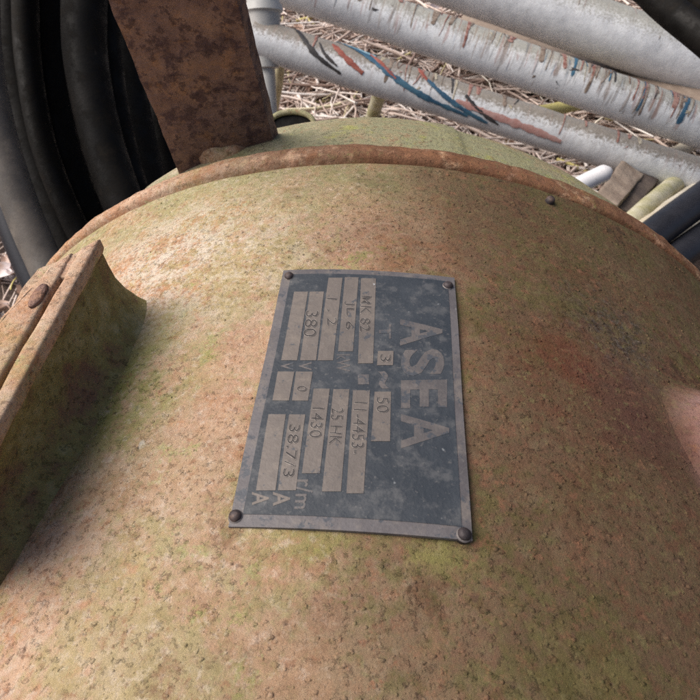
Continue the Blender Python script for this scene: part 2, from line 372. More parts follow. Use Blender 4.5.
rc = random.Random(5); bm = bmesh.new()
for _ in range(60000):
    a = rc.uniform(-0.62, 0.62); y = rc.uniform(-0.01, YR-0.004); p = cyl(a, y, R)
    dens = 0.5+0.9*mnoise.noise(p*22)+0.45*mnoise.noise(p*70)+0.25*(0.06-abs(y-0.03))/0.06*(y < 0.09)
    if P_IN(a, y) or rc.random() > 0.32*max(0.03, dens*(0.55 if a < -0.1 else 1)): continue
    r = 0.00016+0.00042*rc.random()**3; h = r*rc.uniform(0.25, 0.65); n = cyl(a, 0, 1); e1 = n.cross(Vector((0, 1, 0))).normalized(); e2 = Vector((0, 1, 0))
    o0 = p+n*body_jit(p, 0)[0]; rot = rc.uniform(0, 6.28); el = rc.uniform(0.6, 1.9); rings = []
    for q, hh in ((1.0, -0.35), (0.72, 0.62)):
        rings.append([bm.verts.new(o0+(e1*math.cos(rot+k*1.0472)*el+e2*math.sin(rot+k*1.0472))*r*q*rc.uniform(0.6, 1.4)+n*h*hh) for k in range(6)])
    tip = bm.verts.new(o0+n*h)
    for k in range(6):
        bm.faces.new((rings[0][k], rings[0][(k+1) % 6], rings[1][(k+1) % 6], rings[1][k])); bm.faces.new((rings[1][k], rings[1][(k+1) % 6], tip))
bmesh.ops.recalc_face_normals(bm, faces=bm.faces)
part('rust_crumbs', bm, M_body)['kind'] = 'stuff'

def rim_jit(p, j):
    k = min(1, max(0, (p.x+0.03)/0.11)); drop = -max(0, (p.x**2+p.z**2)**0.5-R)*0.7*k
    return drop+0.0004*mnoise.noise(p*40)+0.0004*mnoise.noise(p*130)+0.0003*mnoise.noise(p*300), 0.0006*mnoise.noise(p*60+Vector((5, 5, 5)))
bm = bmesh.new()
add_revolve(bm, [(YR-0.0006, R-0.0018), (YR-0.0002, R+0.0006), (YR+0.0008, R+0.0017), (YR+0.0018, R+0.0021), (YR+0.0035, R+0.0023), (YR+0.0055, R+0.0022),
                 (YR+0.0072, R+0.0017), (YR+0.0086, R+0.0005), (YR+0.0092, R-0.0015), (YR+0.0092, R-0.010)], 720, rim_jit)
part('rim', bm, M_rim)

def shield_jit(p, j):
    a = math.atan2(p.x, p.z)
    step = 0.0016*min(1, max(0, (a-0.142)/0.016))*(a < 2.6) - 0.0012*math.exp(-((a-0.158)/0.007)**2)
    return 0.0012*mnoise.noise(p*14)+0.0003*mnoise.noise(p*90)-step*(0 if j < 1 else 1), 0
bm = bmesh.new()
add_revolve(bm, [(YR+0.006, 0.193), (YR+0.016, 0.1925), (YR+0.032, 0.1915), (YR+0.048, 0.1885), (YR+0.062, 0.1835), (YR+0.076, 0.176),
                 (YR+0.090, 0.165), (YR+0.103, 0.149), (YR+0.113, 0.128), (YR+0.120, 0.10), (YR+0.122, 0.05), (YR+0.122, 0.01)], 720,
            shield_jit)
shield = part('end_shield', bm, M_shield)
# dark vent opening with a curved lip, left of the seam
vc = at(292, 124, 0.372); bm = bmesh.new()
ring = [vc + RIGHT*(0.0125*math.cos(a*math.pi/16)) + UP*(0.0062*math.sin(a*math.pi/16)) for a in range(32)]
add_hull(bm, ring, [p+FWD*0.012 for p in ring]); vent = part('vent_opening', bm, M_hose, sharp=40)
bm = bmesh.new()
add_tube(bm, [vc - FWD*0.001 + RIGHT*(0.0135*math.cos(math.radians(a))) + UP*(0.0072*math.sin(math.radians(a))) for a in range(-10, 191, 5)], 0.0017, 10); roughen(bm, 0.0003, 120)
part('vent_lip', bm, M_shield, parent=vent)

# weld lump where the bar meets the rim
bm = bmesh.new()
bmesh.ops.create_uvsphere(bm, u_segments=48, v_segments=24, radius=1)
wc = at(224, 155, 0.256)
for v in bm.verts: v.co = wc + Vector((v.co.x*0.0125, v.co.y*0.0070, v.co.z*0.0078))
roughen(bm, 0.0014, 130); part('weld_lump', bm, M_rim)
# box on the left: dark flank, pale lid strip with a long slot
XF = -0.0742; ZT = 0.2155
def box_part(name, x0, x1, y0, y1, z0, z1, mat, w=0.0012, rough=0.0005):
    bm = bmesh.new(); bmesh.ops.create_cube(bm, size=1)
    for v in bm.verts:
        v.co = Vector(((x0+x1)/2+v.co.x*(x1-x0), (y0+y1)/2+v.co.y*(y1-y0), (z0+z1)/2+v.co.z*(z1-z0)))
    bevel(bm, w, 3)
    bmesh.ops.subdivide_edges(bm, edges=[e for e in bm.edges if e.calc_length() > 0.012], cuts=14, use_grid_fill=True)
    roughen(bm, rough, 90, x0*50)
    return bm
bm = bmesh.new()
sec = [(-0.0865, 0.150), (-0.0865, 0.2130), (-0.0743, 0.2130), (-0.0742, 0.2090), (-0.0738, 0.2040), (-0.0728, 0.1985), (-0.0708, 0.1935), (-0.0678, 0.1900), (-0.0640, 0.1875), (-0.0600, 0.1850), (-0.0600, 0.150)]
ny = 90; rings = []
for k in range(ny+1):
    u = k/ny; ring = []
    for x, z in sec:
        h = min(1, max(0, (0.213-z)/0.028)); yf = 0.1205+0.0065*h**0.8-(0.010 if x < -0.08 else 0)
        yq = 0.040+(yf-0.040)*u; sk = h*(0.27*max(-0.10, min(0, yq-0.100))-0.0045*max(0, (u-0.86)/0.14)**2) if x > -0.08 else 0
        ring.append(bm.verts.new(Vector((max(x+sk, -0.0862), yq, z))))
    rings.append(ring)
for p, q in zip(rings, rings[1:]):
    for k in range(len(sec)): bm.faces.new((p[k], p[(k+1) % len(sec)], q[(k+1) % len(sec)], q[k]))
bm.faces.new(rings[0]); bm.faces.new(rings[-1]); bmesh.ops.recalc_face_normals(bm, faces=bm.faces)
bmesh.ops.subdivide_edges(bm, edges=[e for e in bm.edges if e.calc_length() > 0.002], cuts=1, use_grid_fill=True)
roughen(bm, 0.0009, 60)
rib = part('mounting_rib', bm, M_rib, sharp=55)
def slab(outline, z0, z1, w=0.0008, amp=0.0004):
    bm = bmesh.new(); add_hull(bm, [Vector((x, y, z0)) for x, y in outline], [Vector((x, y, z1)) for x, y in outline])
    bevel(bm, w, 2)
    bmesh.ops.subdivide_edges(bm, edges=[e for e in bm.edges if e.calc_length() > 0.006], cuts=12, use_grid_fill=True)
    roughen(bm, amp, 150, 3.0); return bm
part('rib_flange', slab([(-0.0732, 0.1215), (-0.0767, 0.1165), (-0.0764, 0.041), (-0.0726, 0.041)], 0.2112, ZT), M_lug, parent=rib)
part('rib_flange', slab([(-0.0780, 0.1150), (-0.0815, 0.1088), (-0.0853, 0.0890), (-0.0890, 0.0650), (-0.0900, 0.041), (-0.0775, 0.041)], 0.2085, ZT+0.0002), M_lug, parent=rib)
part('rib_flange', slab([(-0.0757, 0.1178), (-0.0800, 0.1115), (-0.0800, 0.1055), (-0.0757, 0.1055)], 0.2108, ZT-0.0004, 0.0005), M_lug, parent=rib)

vc = on_z(38, 296, ZT+0.0004); bm = bmesh.new()
add_hull(bm, [vc+Vector((0.0016*math.cos(k*math.pi/12), 0.0042*math.sin(k*math.pi/12), 0)) for k in range(24)], [vc+Vector((0.0012*math.cos(k*math.pi/12), 0.0036*math.sin(k*math.pi/12), 0.0006)) for k in range(24)])
roughen(bm, 0.0002, 300); part('bolt_head', bm, M_rust, parent=rib)

# soft swelling of a cast boss at the right edge
bm = bmesh.new(); grid = []; N = 64
for a in range(N+1):
    row = []
    for b in range(N+1):
        u, v = 2*a/N-1, 2*b/N-1
        ph = math.radians(31.9)+math.radians(9.5)*u - 0.014*v; y = 0.0925+0.0245*v
        d = (abs(u)**3.2+abs(v)**3.2)**(1/3.2); k = min(1, max(0, (1-d)/0.62)); k = k*k*(3-2*k)
        p = cyl(ph, y, R-0.0009+0.0105*k)
        row.append(bm.verts.new(cyl(ph, y, R-0.0009+0.0105*k+k*(0.0007*mnoise.noise(p*70)+0.0003*mnoise.noise(p*200)))))
    grid.append(row)
for a in range(N):
    for b in range(N): bm.faces.new((grid[a][b], grid[a+1][b], grid[a+1][b+1], grid[a][b+1]))
bmesh.ops.recalc_face_normals(bm, faces=bm.faces)
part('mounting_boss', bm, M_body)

# small bolt near the rim
bm = bmesh.new()
ph, yy = on_cyl(549, 202); n = cyl(ph, 0, 1)
add_tube(bm, [cyl(ph, yy, R-0.002), cyl(ph, yy, R+0.0014), cyl(ph, yy, R+0.0020)], 0.0017, 14, rfun=lambda u: 1-0.35*u*u)
part('bolt', bm, M_rivet)

# ------------------------------------------------------------------ nameplate
P1, P2, Y1, Y2 = -0.13739, 0.10676, 0.05202, 0.13038
def lift(phi, y):
    s = (phi-P1)/(P2-P1)
    return 0.0009 + 0.0010*max(0, s-0.55)**1.5 + 0.00025*math.sin(y*120+phi*9)
def sheet(bm, p0, p1, y0, y1, off, thick=0.0, nu=28, nv=20, r=0.0, quad=None):
    """curved sheet over the housing; r rounds the corners"""
    grid = []
    for i in range(nu+1):
        row = []
        for j in range(nv+1):
            u, v = i/nu, j/nv
            if quad:
                (pa, ya), (pb, yb), (pc, yc), (pd, yd) = quad       # u along the first edge, v towards the opposite one
                ph = (pa*(1-u)+pb*u)*(1-v)+(pd*(1-u)+pc*u)*v
                y = (ya*(1-u)+yb*u)*(1-v)+(yd*(1-u)+yc*u)*v
            else:
                ph = p0+(p1-p0)*u; y = y0+(y1-y0)*v
            row.append(bm.verts.new(cyl(ph, y, R+lift(ph, y)+off)))
        grid.append(row)
    for i in range(nu):
        for j in range(nv):
            bm.faces.new((grid[i][j], grid[i+1][j], grid[i+1][j+1], grid[i][j+1]))
    bm.normal_update()
    if thick:
        bmesh.ops.solidify(bm, geom=list(bm.faces), thickness=thick)
    bmesh.ops.recalc_face_normals(bm, faces=bm.faces)
    return bm
bm = bmesh.new(); sheet(bm, P1, P2, Y1, Y2, 0.0, 0.0009, 40, 40)
plate = part('nameplate', bm, M_plate, sharp=40)
plate['label'] = 'dark blue riveted metal nameplate with stamped figures'
E1 = 0.00012; E2 = 0.00022; E3 = 0.00030
bm = bmesh.new()
mg = 0.0165
sheet(bm, P1+mg*0.78, P2-mg*0.62, Y1+0.0027, Y2-0.0021, E1, 0.0, 40, 40)
part('enamel_panel', bm, M_enamel, parent=plate)

FIELDS = [ # four picture corners: top left, top right, bottom right, bottom left
 ((294.3,292.5),(308.2,292.5),(297,360),(281,360)), ((310,292.5),(324,292.5),(316,360),(300,360)),
 ((328.6,278.6),(342.6,278.6),(333,360),(317.5,360)), ((345,278),(358.6,278),(353,351),(338,351)),
 ((361,279),(376,279),(373,363),(358,363)), ((378,351),(393.5,351),(393,365),(377,365)),
 ((374.6,391.4),(391,391.4),(390,441.8),(371,441.8)), ((353,390),(370,390),(363.6,494),(346.4,494)),
 ((333.4,389),(349.4,389),(341,492),(322,492)), ((313.7,388.6),(329.7,388.6),(320,474),(302,474)),
 ((296,371.4),(312.6,371.4),(308,401),(292,401)), ((277.7,371.4),(294.3,371.4),(289,401),(272.6,401)),
 ((289.4,415),(305.4,415),(296,490.7),(278,490.7)), ((268.8,415),(286,415),(275.6,490.7),(256,490.7))]
for q in FIELDS:
    c = [on_cyl(*p, R+0.001) for p in q]
    bm = bmesh.new(); sheet(bm, 0, 0, 0, 0, E2, 0.0, 6, 16, quad=[c[3], c[2], c[1], c[0]])
    part('data_field', bm, M_field, parent=plate)

def lettering(name, text, box, mat, bold=0.0, outline=False, off=E2, depth=0.00015, flip=False, squash=True):
    """text fitted to a patch of the plate; box = picture points (start-base, start-top, end-top, end-base); it reads down the picture, tops to the right"""
    cu = bpy.data.curves.new('t', 'FONT'); cu.body = text; cu.size = 1; cu.resolution_u = 4
    cu.offset = bold
    if outline:
        cu.fill_mode = 'NONE'; cu.bevel_depth = 0.013; cu.bevel_resolution = 1
    else:
        cu.fill_mode = 'FRONT'
    to = bpy.data.objects.new('t', cu); COL.objects.link(to)
    bpy.context.view_layer.update()
    dg = bpy.context.evaluated_depsgraph_get(); me = bpy.data.meshes.new_from_object(to.evaluated_get(dg))
    bpy.data.objects.remove(to)
    xs = [v.co.x for v in me.vertices]; ysv = [v.co.y for v in me.vertices]
    x0, x1, y0, y1 = min(xs), max(xs), min(ysv), max(ysv)
    A, B, Cc, D = [on_cyl(*p, R+0.001) for p in box]
    bm = bmesh.new(); bm.from_mesh(me); bpy.data.meshes.remove(me)
    if not outline:
        bmesh.ops.subdivide_edges(bm, edges=[e for e in bm.edges if e.calc_length() > 0.3], cuts=3)
        bmesh.ops.triangulate(bm, faces=bm.faces)
    k = 0.0
    for v in bm.verts:
        u = (v.co.x-x0)/max(x1-x0, 1e-6); w = (v.co.y-y0)/max(y1-y0, 1e-6); zz = v.co.z
        ph = (A[0]*(1-u)+D[0]*u)*(1-w)+(B[0]*(1-u)+Cc[0]*u)*w
        y = (A[1]*(1-u)+D[1]*u)*(1-w)+(B[1]*(1-u)+Cc[1]*u)*w
        v.co = cyl(ph, y, R+lift(ph, y)+off+0.00006+zz*0.0040)
    bmesh.ops.recalc_face_normals(bm, faces=bm.faces)
    if not outline:
        bm.normal_update()
        for f in bm.faces:
            if f.normal.z < 0: f.normal_flip()
    return part(name, bm, mat, parent=plate, smooth=outline)
def bx4(xl, xr, y0, y1, slant=0.0):
    """reading box: base x, top x, start y, end y; slant shifts the end sideways"""
    return ((xl, y0), (xr, y0), (xr+slant, y1), (xl+slant, y1))
lettering('lettering', 'A', bx4(400, 442, 320, 346), M_letter, 0.03, off=E1)
lettering('lettering', 'S', bx4(401, 444, 350, 376), M_letter, 0.03, off=E1)
lettering('lettering', 'E', bx4(401, 447, 380, 408), M_letter, 0.03, off=E1)
lettering('lettering', 'A', bx4(401, 449, 414, 449), M_letter, 0.03, off=E1)
lettering('lettering', 'V', bx4(280.5, 293.5, 361.5, 370), M_letter, 0.01, off=E1)
lettering('lettering', 'V', bx4(298.5, 311.5, 361.5, 370), M_letter, 0.01, off=E1)
lettering('lettering', 'A', bx4(252, 269, 492, 505), M_field, 0.02, off=E1)
lettering('lettering', 'A', bx4(273, 290, 492, 506), M_field, 0.02, off=E1)
lettering('lettering', 'r/m', bx4(297, 314, 480, 509, -3), M_letter, 0.01, off=E1)
lettering('lettering', 'kW', bx4(336.5, 350, 354, 371), M_letter, 0.0, off=E1)
lettering('lettering', '\u2013', bx4(358, 369, 374, 384), M_letter, 0.02, off=E1)
lettering('lettering', '~', bx4(378, 389, 371, 388), M_letter, 0.03, off=E1)
lettering('lettering', 'T', bx4(379, 391, 325, 339), M_letter, 0.02, off=E1)
for t_, b_ in (('380', bx4(306, 319, 311, 337, -3)), ('MK 82', bx4(361, 371.5, 297, 332, -1.5)), ('JL 6', bx4(344.5, 354.5, 302, 330, -1.5)), ('1 . 2', bx4(327, 337, 299, 326)),
               ('3', bx4(380, 391, 354, 362)), ('50', bx4(376.5, 389, 397, 413)), ('11-4453-', bx4(354, 367, 402, 455, -3.5)),
               ('25 HK', bx4(331.5, 344, 408, 446, -3)), ('1430', bx4(312, 324.5, 408, 439, -3)), ('0', bx4(297, 307, 386, 392)), ('38.7/3', bx4(289.5, 301, 425, 478, -7))):
    lettering('stamped_figures', t_, b_, M_dirt, bold=0.006, off=E2+0.00002)
    lettering('stamped_ridge', t_, b_, M_stamp, outline=True)

# rivets with their dents
for px, py, s in ((288.5, 274.5, 0.62), (448.5, 283.5, 0.66), (465, 533.5, 0.66), (234, 513.5, 0.64)):
    ph, yy = on_cyl(px, py, R+0.002); L = lift(ph, yy)
    bm = bmesh.new()
    add_tube(bm, [cyl(ph, yy, R-0.002), cyl(ph, yy, R+L+0.0004), cyl(ph, yy, R+L+0.0006), cyl(ph, yy, R+L+0.0009), cyl(ph, yy, R+L+0.00115), cyl(ph, yy, R+L+0.0012)], 0.0021*s, 20)
    ax = cyl(ph, 0, 1)
    for v in bm.verts:
        h = (v.co-cyl(ph, yy, R+L)).dot(ax)
        if h > 0.0005:
            c0 = cyl(ph, yy, R+L+h); k = math.sqrt(max(0.02, 1-((h-0.0003)/0.00098)**2)); v.co = c0+(v.co-c0)*k
    roughen(bm, 0.00012, 900)
    rv = part('rivet', bm, M_rivet, parent=plate)
    bm = bmesh.new(); e1 = ax.cross(Vector((0, 1, 0))).normalized(); e2 = Vector((0, 1, 0)); rr = []
    for q, hh in ((0.5, 0.0004), (0.9, 0.00033), (1.10, 0.00016), (1.18, -0.0001)):
        rr.append([bm.verts.new(cyl(ph, yy, R+L+hh)+(e1*math.cos(a*math.pi/14)+e2*math.sin(a*math.pi/14))*0.0021*s*q*(1+0.07*mnoise.noise(Vector((a*0.9, px, q))))) for a in range(28)])
    for p, q in zip(rr, rr[1:]):
        for k in range(28): bm.faces.new((p[k], p[(k+1) % 28], q[(k+1) % 28], q[k]))
    bmesh.ops.recalc_face_normals(bm, faces=bm.faces)
    part('rivet_seat', bm, M_ring, parent=plate)

# ------------------------------------------------------------------ rusty flat bar
def flat_bar():
    f = [at(84, -60, 0.172), at(221, -60, 0.172), at(278, 160, 0.262), at(182, 180, 0.262)]
    n = (f[1]-f[0]).cross(f[3]-f[0]).normalized()
    if n.dot(FWD) < 0: n = -n
    d = n*0.0065 + (f[1]-f[0]).normalized()*0.0012
    bm = bmesh.new(); add_hull(bm, f, [p+d for p in f])
    bmesh.ops.subdivide_edges(bm, edges=list(bm.edges), cuts=60, use_grid_fill=True)
    roughen(bm, 0.0005, 60); roughen(bm, 0.00025, 190)
    return bm
bar = empty('rusted_bar', at(230, 172, 0.265))
tag(bar, 'brown rusted flat steel bar standing behind the motor rim', 'steel bar')
o = link('bar_blade', flat_bar(), M_rust, sharp=40); reparent(o, bar)

# ------------------------------------------------------------------ black hoses, left
def tube_thing(name, pts, rad, mat, label, cat, group=None, n=10, seg=18, wob=0.0):
    path = spline(pts, n)
    if wob: path = [p+mnoise.noise_vector(p*9)*wob for p in path]
    c = path[-1]; base = min(path, key=lambda p: p.z)
    bm = bmesh.new(); add_tube(bm, [p-base for p in path], rad, seg)
    o = link(name, bm, mat, sharp=60); o.location = base
    return tag(o, label, cat, group)
HG = 'black hoses hanging left of the motor'
def hose(pix, d0, d1, rad, mat, label):
    n = len(pix); pts = [at(x, y, d0+(d1-d0)*i/(n-1)) for i, (x, y) in enumerate(pix)]
    e = pts[-1]-pts[-2]; last = pts[-1]+e*0.5
    pts.append(Vector((last.x+0.05, last.y, max(GZ+rad, last.z-0.12))))
    return tube_thing('hose', pts, rad, mat, label, 'hose', HG)
hose([(-32, -120), (-22, -20), (-17, 60), (2, 150), (38, 248), (80, 320)], 0.44, 0.50, 0.0140, M_greyhose, 'dusty grey rubber hose, leftmost of the hanging hoses, in front of the black ones')
hose([(-2, -120), (12, -20), (16, 60), (34, 150), (72, 245), (110, 300)], 0.50, 0.56, 0.0185, M_hose, 'black hose just right of the dusty grey hose')
hose([(36, -120), (44, -20), (47, 60), (62, 150), (98, 240), (140, 300)], 0.53, 0.58, 0.0185, M_hose, 'black hose in the middle of the hanging bundle, half hidden')
hose([(78, -120), (84, -20), (86, 60), (105, 150), (137, 235), (170, 290)], 0.47, 0.53, 0.0175, M_hose, 'thick black hose with a pale edge, in front beside the rusted bar')
hose([(122, -120), (125, -20), (127, 60), (137, 130), (158, 210), (190, 290)], 0.56, 0.60, 0.0165, M_hose, 'black hose directly behind the left edge of the rusted bar')
hose([(150, -120), (156, -20), (158, 60), (166, 130), (182, 200), (205, 280)], 0.60, 0.64, 0.0165, M_hose, 'black hose mostly hidden behind the rusted bar')
hose([(14, -120), (24, -20), (28, 60), (45, 150), (80, 235), (120, 300)], 0.49, 0.54, 0.0105, M_hose, 'thin black hose lying in front of the hose beside the grey one')
hose([(102, -120), (108, -20), (111, 60), (124, 140), (148, 220), (180, 290)], 0.50, 0.56, 0.0100, M_hose, 'thin black hose between the front black hose and the rusted bar')
hose([(-12, 120), (2, 180), (16, 230), (42, 290), (80, 350)], 0.60, 0.62, 0.016, M_pipe, 'thin blue-black hose showing below the dusty grey hose')
hose([(20, -120), (28, -20), (32, 60), (48, 150), (85, 240), (125, 300)], 0.64, 0.66, 0.030, M_hose, 'wide black hose at the back of the hanging bundle')
hose([(98, -120), (104, -20), (108, 60), (120, 150), (150, 240), (185, 300)], 0.66, 0.70, 0.032, M_hose, 'widest black hose behind the bundle near the rusted bar')

# ------------------------------------------------------------------ painted poles
def frame_of(a, b):
    z = (b-a).normalized(); x = (Vector((0, 0, 1))-z*z.z).normalized(); y = z.cross(x)
    mm = Matrix((x, y, z)).transposed().to_4x4(); mm.translation = a; return mm
PG = 'paint-splashed metal poles behind the motor'
def pole(p0, p1, ext0, ext1, rad, mat, label):
    a, b = Vector(p0), Vector(p1); d = (b-a).normalized(); a = a-d*ext0; b = b+d*ext1; L = (b-a).length
    e = empty('metal_pole'); e.matrix_world = frame_of(a, b)
    tag(e, label, 'metal pole', PG)
    bm = bmesh.new(); n = int(L/0.02)
    add_tube(bm, [Vector((0, 0, L*i/n)) for i in range(n+1)], rad, 40)
    roughen(bm, 0.0010, 22, rad*300)
    o = link('tube', bm, mat, sharp=50); o.parent = e
    return e, L, d
def streak(e, pts, rad, w, mat):
    """raised run of paint on the pole: pts = (z, angle in degrees from the top, towards the viewer positive)"""
    path = spline([Vector((math.radians(a), 0, z)) for z, a in pts], 24); bm = bmesh.new(); n = len(path); rows = []
    for i, p in enumerate(path):
        t = (path[min(i+1, n-1)]-path[max(i-1, 0)]); t = Vector((t.x*rad, 0, t.z)).normalized(); s = Vector((-t.z, 0, t.x))
        k = 0.8*w*(0.55+0.45*math.sin(math.pi*i/(n-1)))*(1+0.6*mnoise.noise(Vector((p.z*90, p.x*4, 1)))+0.35*mnoise.noise(Vector((p.z*300, p.x*12, 4))))
        row = []
        for q, h in ((-1, 0.0003), (-0.6, 0.0006), (0.6, 0.0006), (1, 0.0003)):
            aa = p.x + s.x*k*q/rad; zz = p.z + s.z*k*q; rr = rad+h+0.0008
            row.append(bm.verts.new((rr*math.cos(aa), -rr*math.sin(aa)*SIGN, zz)))
        rows.append(row)
    for a, b in zip(rows, rows[1:]):
        for j in range(3): bm.faces.new((a[j], a[j+1], b[j+1], b[j]))
    bmesh.ops.recalc_face_normals(bm, faces=bm.faces)
    o = link('paint_streak', bm, mat); o.parent = e
SIGN = -1
# thick pole, top
D1 = 1.12
e1, L1, d1_ = pole(at(470, -16, D1), at(690, 62, D1), 0.55, 0.5, 0.0500, pole_material('pale_pole_paint', 3.0, 0.05), 'thickest pale grey pole, top of the three, almost free of paint runs')
D2 = 0.98
e2, L2, d2 = pole(at(340, 3, D2), at(680, 119, D2), 0.12, 0.6, 0.0335, pole_material('dripped_pole_paint', 11.0, 0.42), 'grey pole in the middle, ringed with many dark red and black paint drips')
D3 = 0.90
e3, L3, d3 = pole(at(290, 49, D3), at(690, 175, D3), 0.055, 0.6, 0.0275, pole_material('streaked_pole_paint', 21.0, 0.10, (0.85, (0.20, 0.165, 0.12), 0.45, 1.05)), 'lowest grey pole nearest the motor, with long blue and red paint streaks')
M_blue = simple('blue_paint', (0.030, 0.080, 0.14), (0.055, 0.135, 0.20), 60, 0.5)
M_red = simple('red_paint', (0.22, 0.06, 0.045), (0.33, 0.12, 0.09), 60, 0.5)
M_black = simple('dark_paint', (0.03, 0.03, 0.033), (0.055, 0.05, 0.05), 60, 0.5)
M_lightblue = simple('pale_blue_paint', (0.16, 0.30, 0.38), (0.25, 0.36, 0.42), 60, 0.5)
rd = random.Random(12)
def drips(e, rad, z0, z1, n, colours, a1max, wmax):
    centres = [rd.uniform(z0, z1) for _ in range(max(3, n//7))]
    for _ in range(n):
        k = rd.choice(list(colours)); bm = bmesh.new()
        z = rd.gauss(rd.choice(centres), 0.030) if rd.random() < 0.75 else rd.uniform(z0, z1)
        z = min(z1, max(z0, z))
        a0 = math.radians(rd.uniform(-65, -10)); a1 = math.radians(rd.uniform(8, a1max)*rd.uniform(0.5, 1)); w = wmax*rd.choice((0.16, 0.2, 0.28, 0.4, 0.55, 0.9))*rd.uniform(0.8, 1.2); lean = rd.gauss(0, 0.0035)
        if rd.random() < 0.14: a0 = a1-math.radians(rd.uniform(4, 12))           # a mere splash
        m_ = 22; rows = []; sd = rd.random()*50
        for i in range(m_+1):
            u = i/m_; a = a0+(a1-a0)*u
            ww = w*(0.30+0.7*(1-u)**1.1+0.22*math.exp(-((u-0.93)/0.08)**2))*(1 if u < 0.97 else 0.6)*(1+0.5*mnoise.noise(Vector((u*5, sd, 0)))+0.25*mnoise.noise(Vector((u*16, sd, 3))))
            zc = z+lean*u*u+0.0010*mnoise.noise(Vector((u*3, sd, 9))); row = []
            for q, h in ((-1, 0.0000), (-0.5, 0.00022), (0.5, 0.00022), (1, 0.0000)):
                zz = zc+q*ww*(1+0.3*mnoise.noise(Vector((u*9, sd, q*4)))); rr = rad+0.0005+h
                row.append(bm.verts.new((rr*math.cos(a), rr*math.sin(a), zz)))
            rows.append(row)
        for p, q in zip(rows, rows[1:]):
            for j in range(3): bm.faces.new((p[j], p[j+1], q[j+1], q[j]))
        bmesh.ops.recalc_face_normals(bm, faces=bm.faces)
        o = link('paint_drip', bm, k); o.parent = e
# z along the pole: 0.055 at picture x 290
def zx(x): return 0.055 + (x-290)/400*(at(690, 175, D3)-at(290, 49, D3)).length
streak(e3, [(zx(340), -15), (zx(365), 15), (zx(390), 48), (zx(425), 78), (zx(470), 95)], 0.0275, 0.0048, M_blue)
streak(e3, [(zx(424), 30), (zx(440), 55), (zx(462), 78), (zx(490), 98)], 0.0275, 0.0040, M_blue)
streak(e3, [(zx(413), -5), (zx(418), 15), (zx(424), 32)], 0.0275, 0.0032, M_red)
streak(e3, [(zx(366), 0), (zx(380), 28), (zx(396), 55)], 0.0275, 0.0036, M_red)
streak(e3, [(zx(330), 10), (zx(345), 40), (zx(365), 68)], 0.0275, 0.0052, M_red)
streak(e3, [(zx(290), -20), (zx(304), 25), (zx(320), 60), (zx(345), 88)], 0.0275, 0.0042, M_black)
streak(e3, [(zx(318), 20), (zx(326), 48), (zx(340), 70)], 0.0275, 0.0026, M_black)
streak(e3, [(zx(462), 40), (zx(476), 66), (zx(500), 92)], 0.0275, 0.0034, M_black)
streak(e3, [(zx(330), -30), (zx(348), -12), (zx(372), 4)], 0.0275, 0.0040, M_lightblue)
streak(e3, [(zx(455), 62), (zx(490), 70), (zx(530), 76), (zx(560), 84)], 0.0275, 0.0060, simple('pink_paint', (0.36, 0.19, 0.17), (0.42, 0.27, 0.25), 60, 0.5))

M_rustred = simple('rust_red_paint', (0.17, 0.065, 0.05), (0.33, 0.21, 0.18), 160, 0.55)
M_brown = simple('brown_paint', (0.11, 0.075, 0.058), (0.27, 0.22, 0.18), 160, 0.6)
M_ochre = simple('dull_ochre_stain', (0.29, 0.25, 0.18), (0.40, 0.37, 0.30), 160, 0.6)
drips(e2, 0.0335, 0.02, 1.02, 96, (M_rustred, M_brown, M_rustred, M_brown, M_ochre, M_rustred, M_brown, M_black, M_brown, M_ochre, M_rustred, M_brown, M_black, M_blue), 105, 0.0075)
drips(e3, 0.0275, 0.02, 1.00, 50, (M_rustred, M_brown, M_black, M_ochre), 100, 0.0055)
drips(e1, 0.0500, 0.30, 1.20, 18, (M_brown, M_rustred), 60, 0.0035)

# grey-white pipe fitting that the lower poles run into
top = at(259, -70, 0.855); bot = at(272, 150, 0.955)
prof = [(0.0, 24), (0.315, 24), (0.315, 27), (0.345, 28), (0.352, 25), (0.36, 24), (0.475, 21.5), (0.48, 24), (0.505, 24.5), (0.51, 21), (0.56, 20), (0.60, 18), (0.605, 12), (1.0, 11)]
axis = bot-top; L = axis.length
fit_ = empty('pipe_fitting', bot)
tag(fit_, 'grey-white plastic pipe fitting with raised collars beside the rusted bar', 'pipe fitting')
def lathe_along(prof, a, d, seg=32):
    bm = bmesh.new(); z = d.normalized(); x = z.orthogonal().normalized(); y = z.cross(x); rings = []
    for t, r in prof:
        rings.append([bm.verts.new(a+d*t+(x*math.cos(2*math.pi*k/seg)+y*math.sin(2*math.pi*k/seg))*r) for k in range(seg)])
    for p, q in zip(rings, rings[1:]):
        for k in range(seg): bm.faces.new((p[k], p[(k+1) % seg], q[(k+1) % seg], q[k]))
    bm.faces.new(rings[0]); bm.faces.new(rings[-1]); bmesh.ops.recalc_face_normals(bm, faces=bm.faces)
    return bm
PX = 0.94/FPX/1.55
o = link('socket', lathe_along([(t, r*PX) for t, r in prof], top, axis), M_fit, sharp=35); reparent(o, fit_)

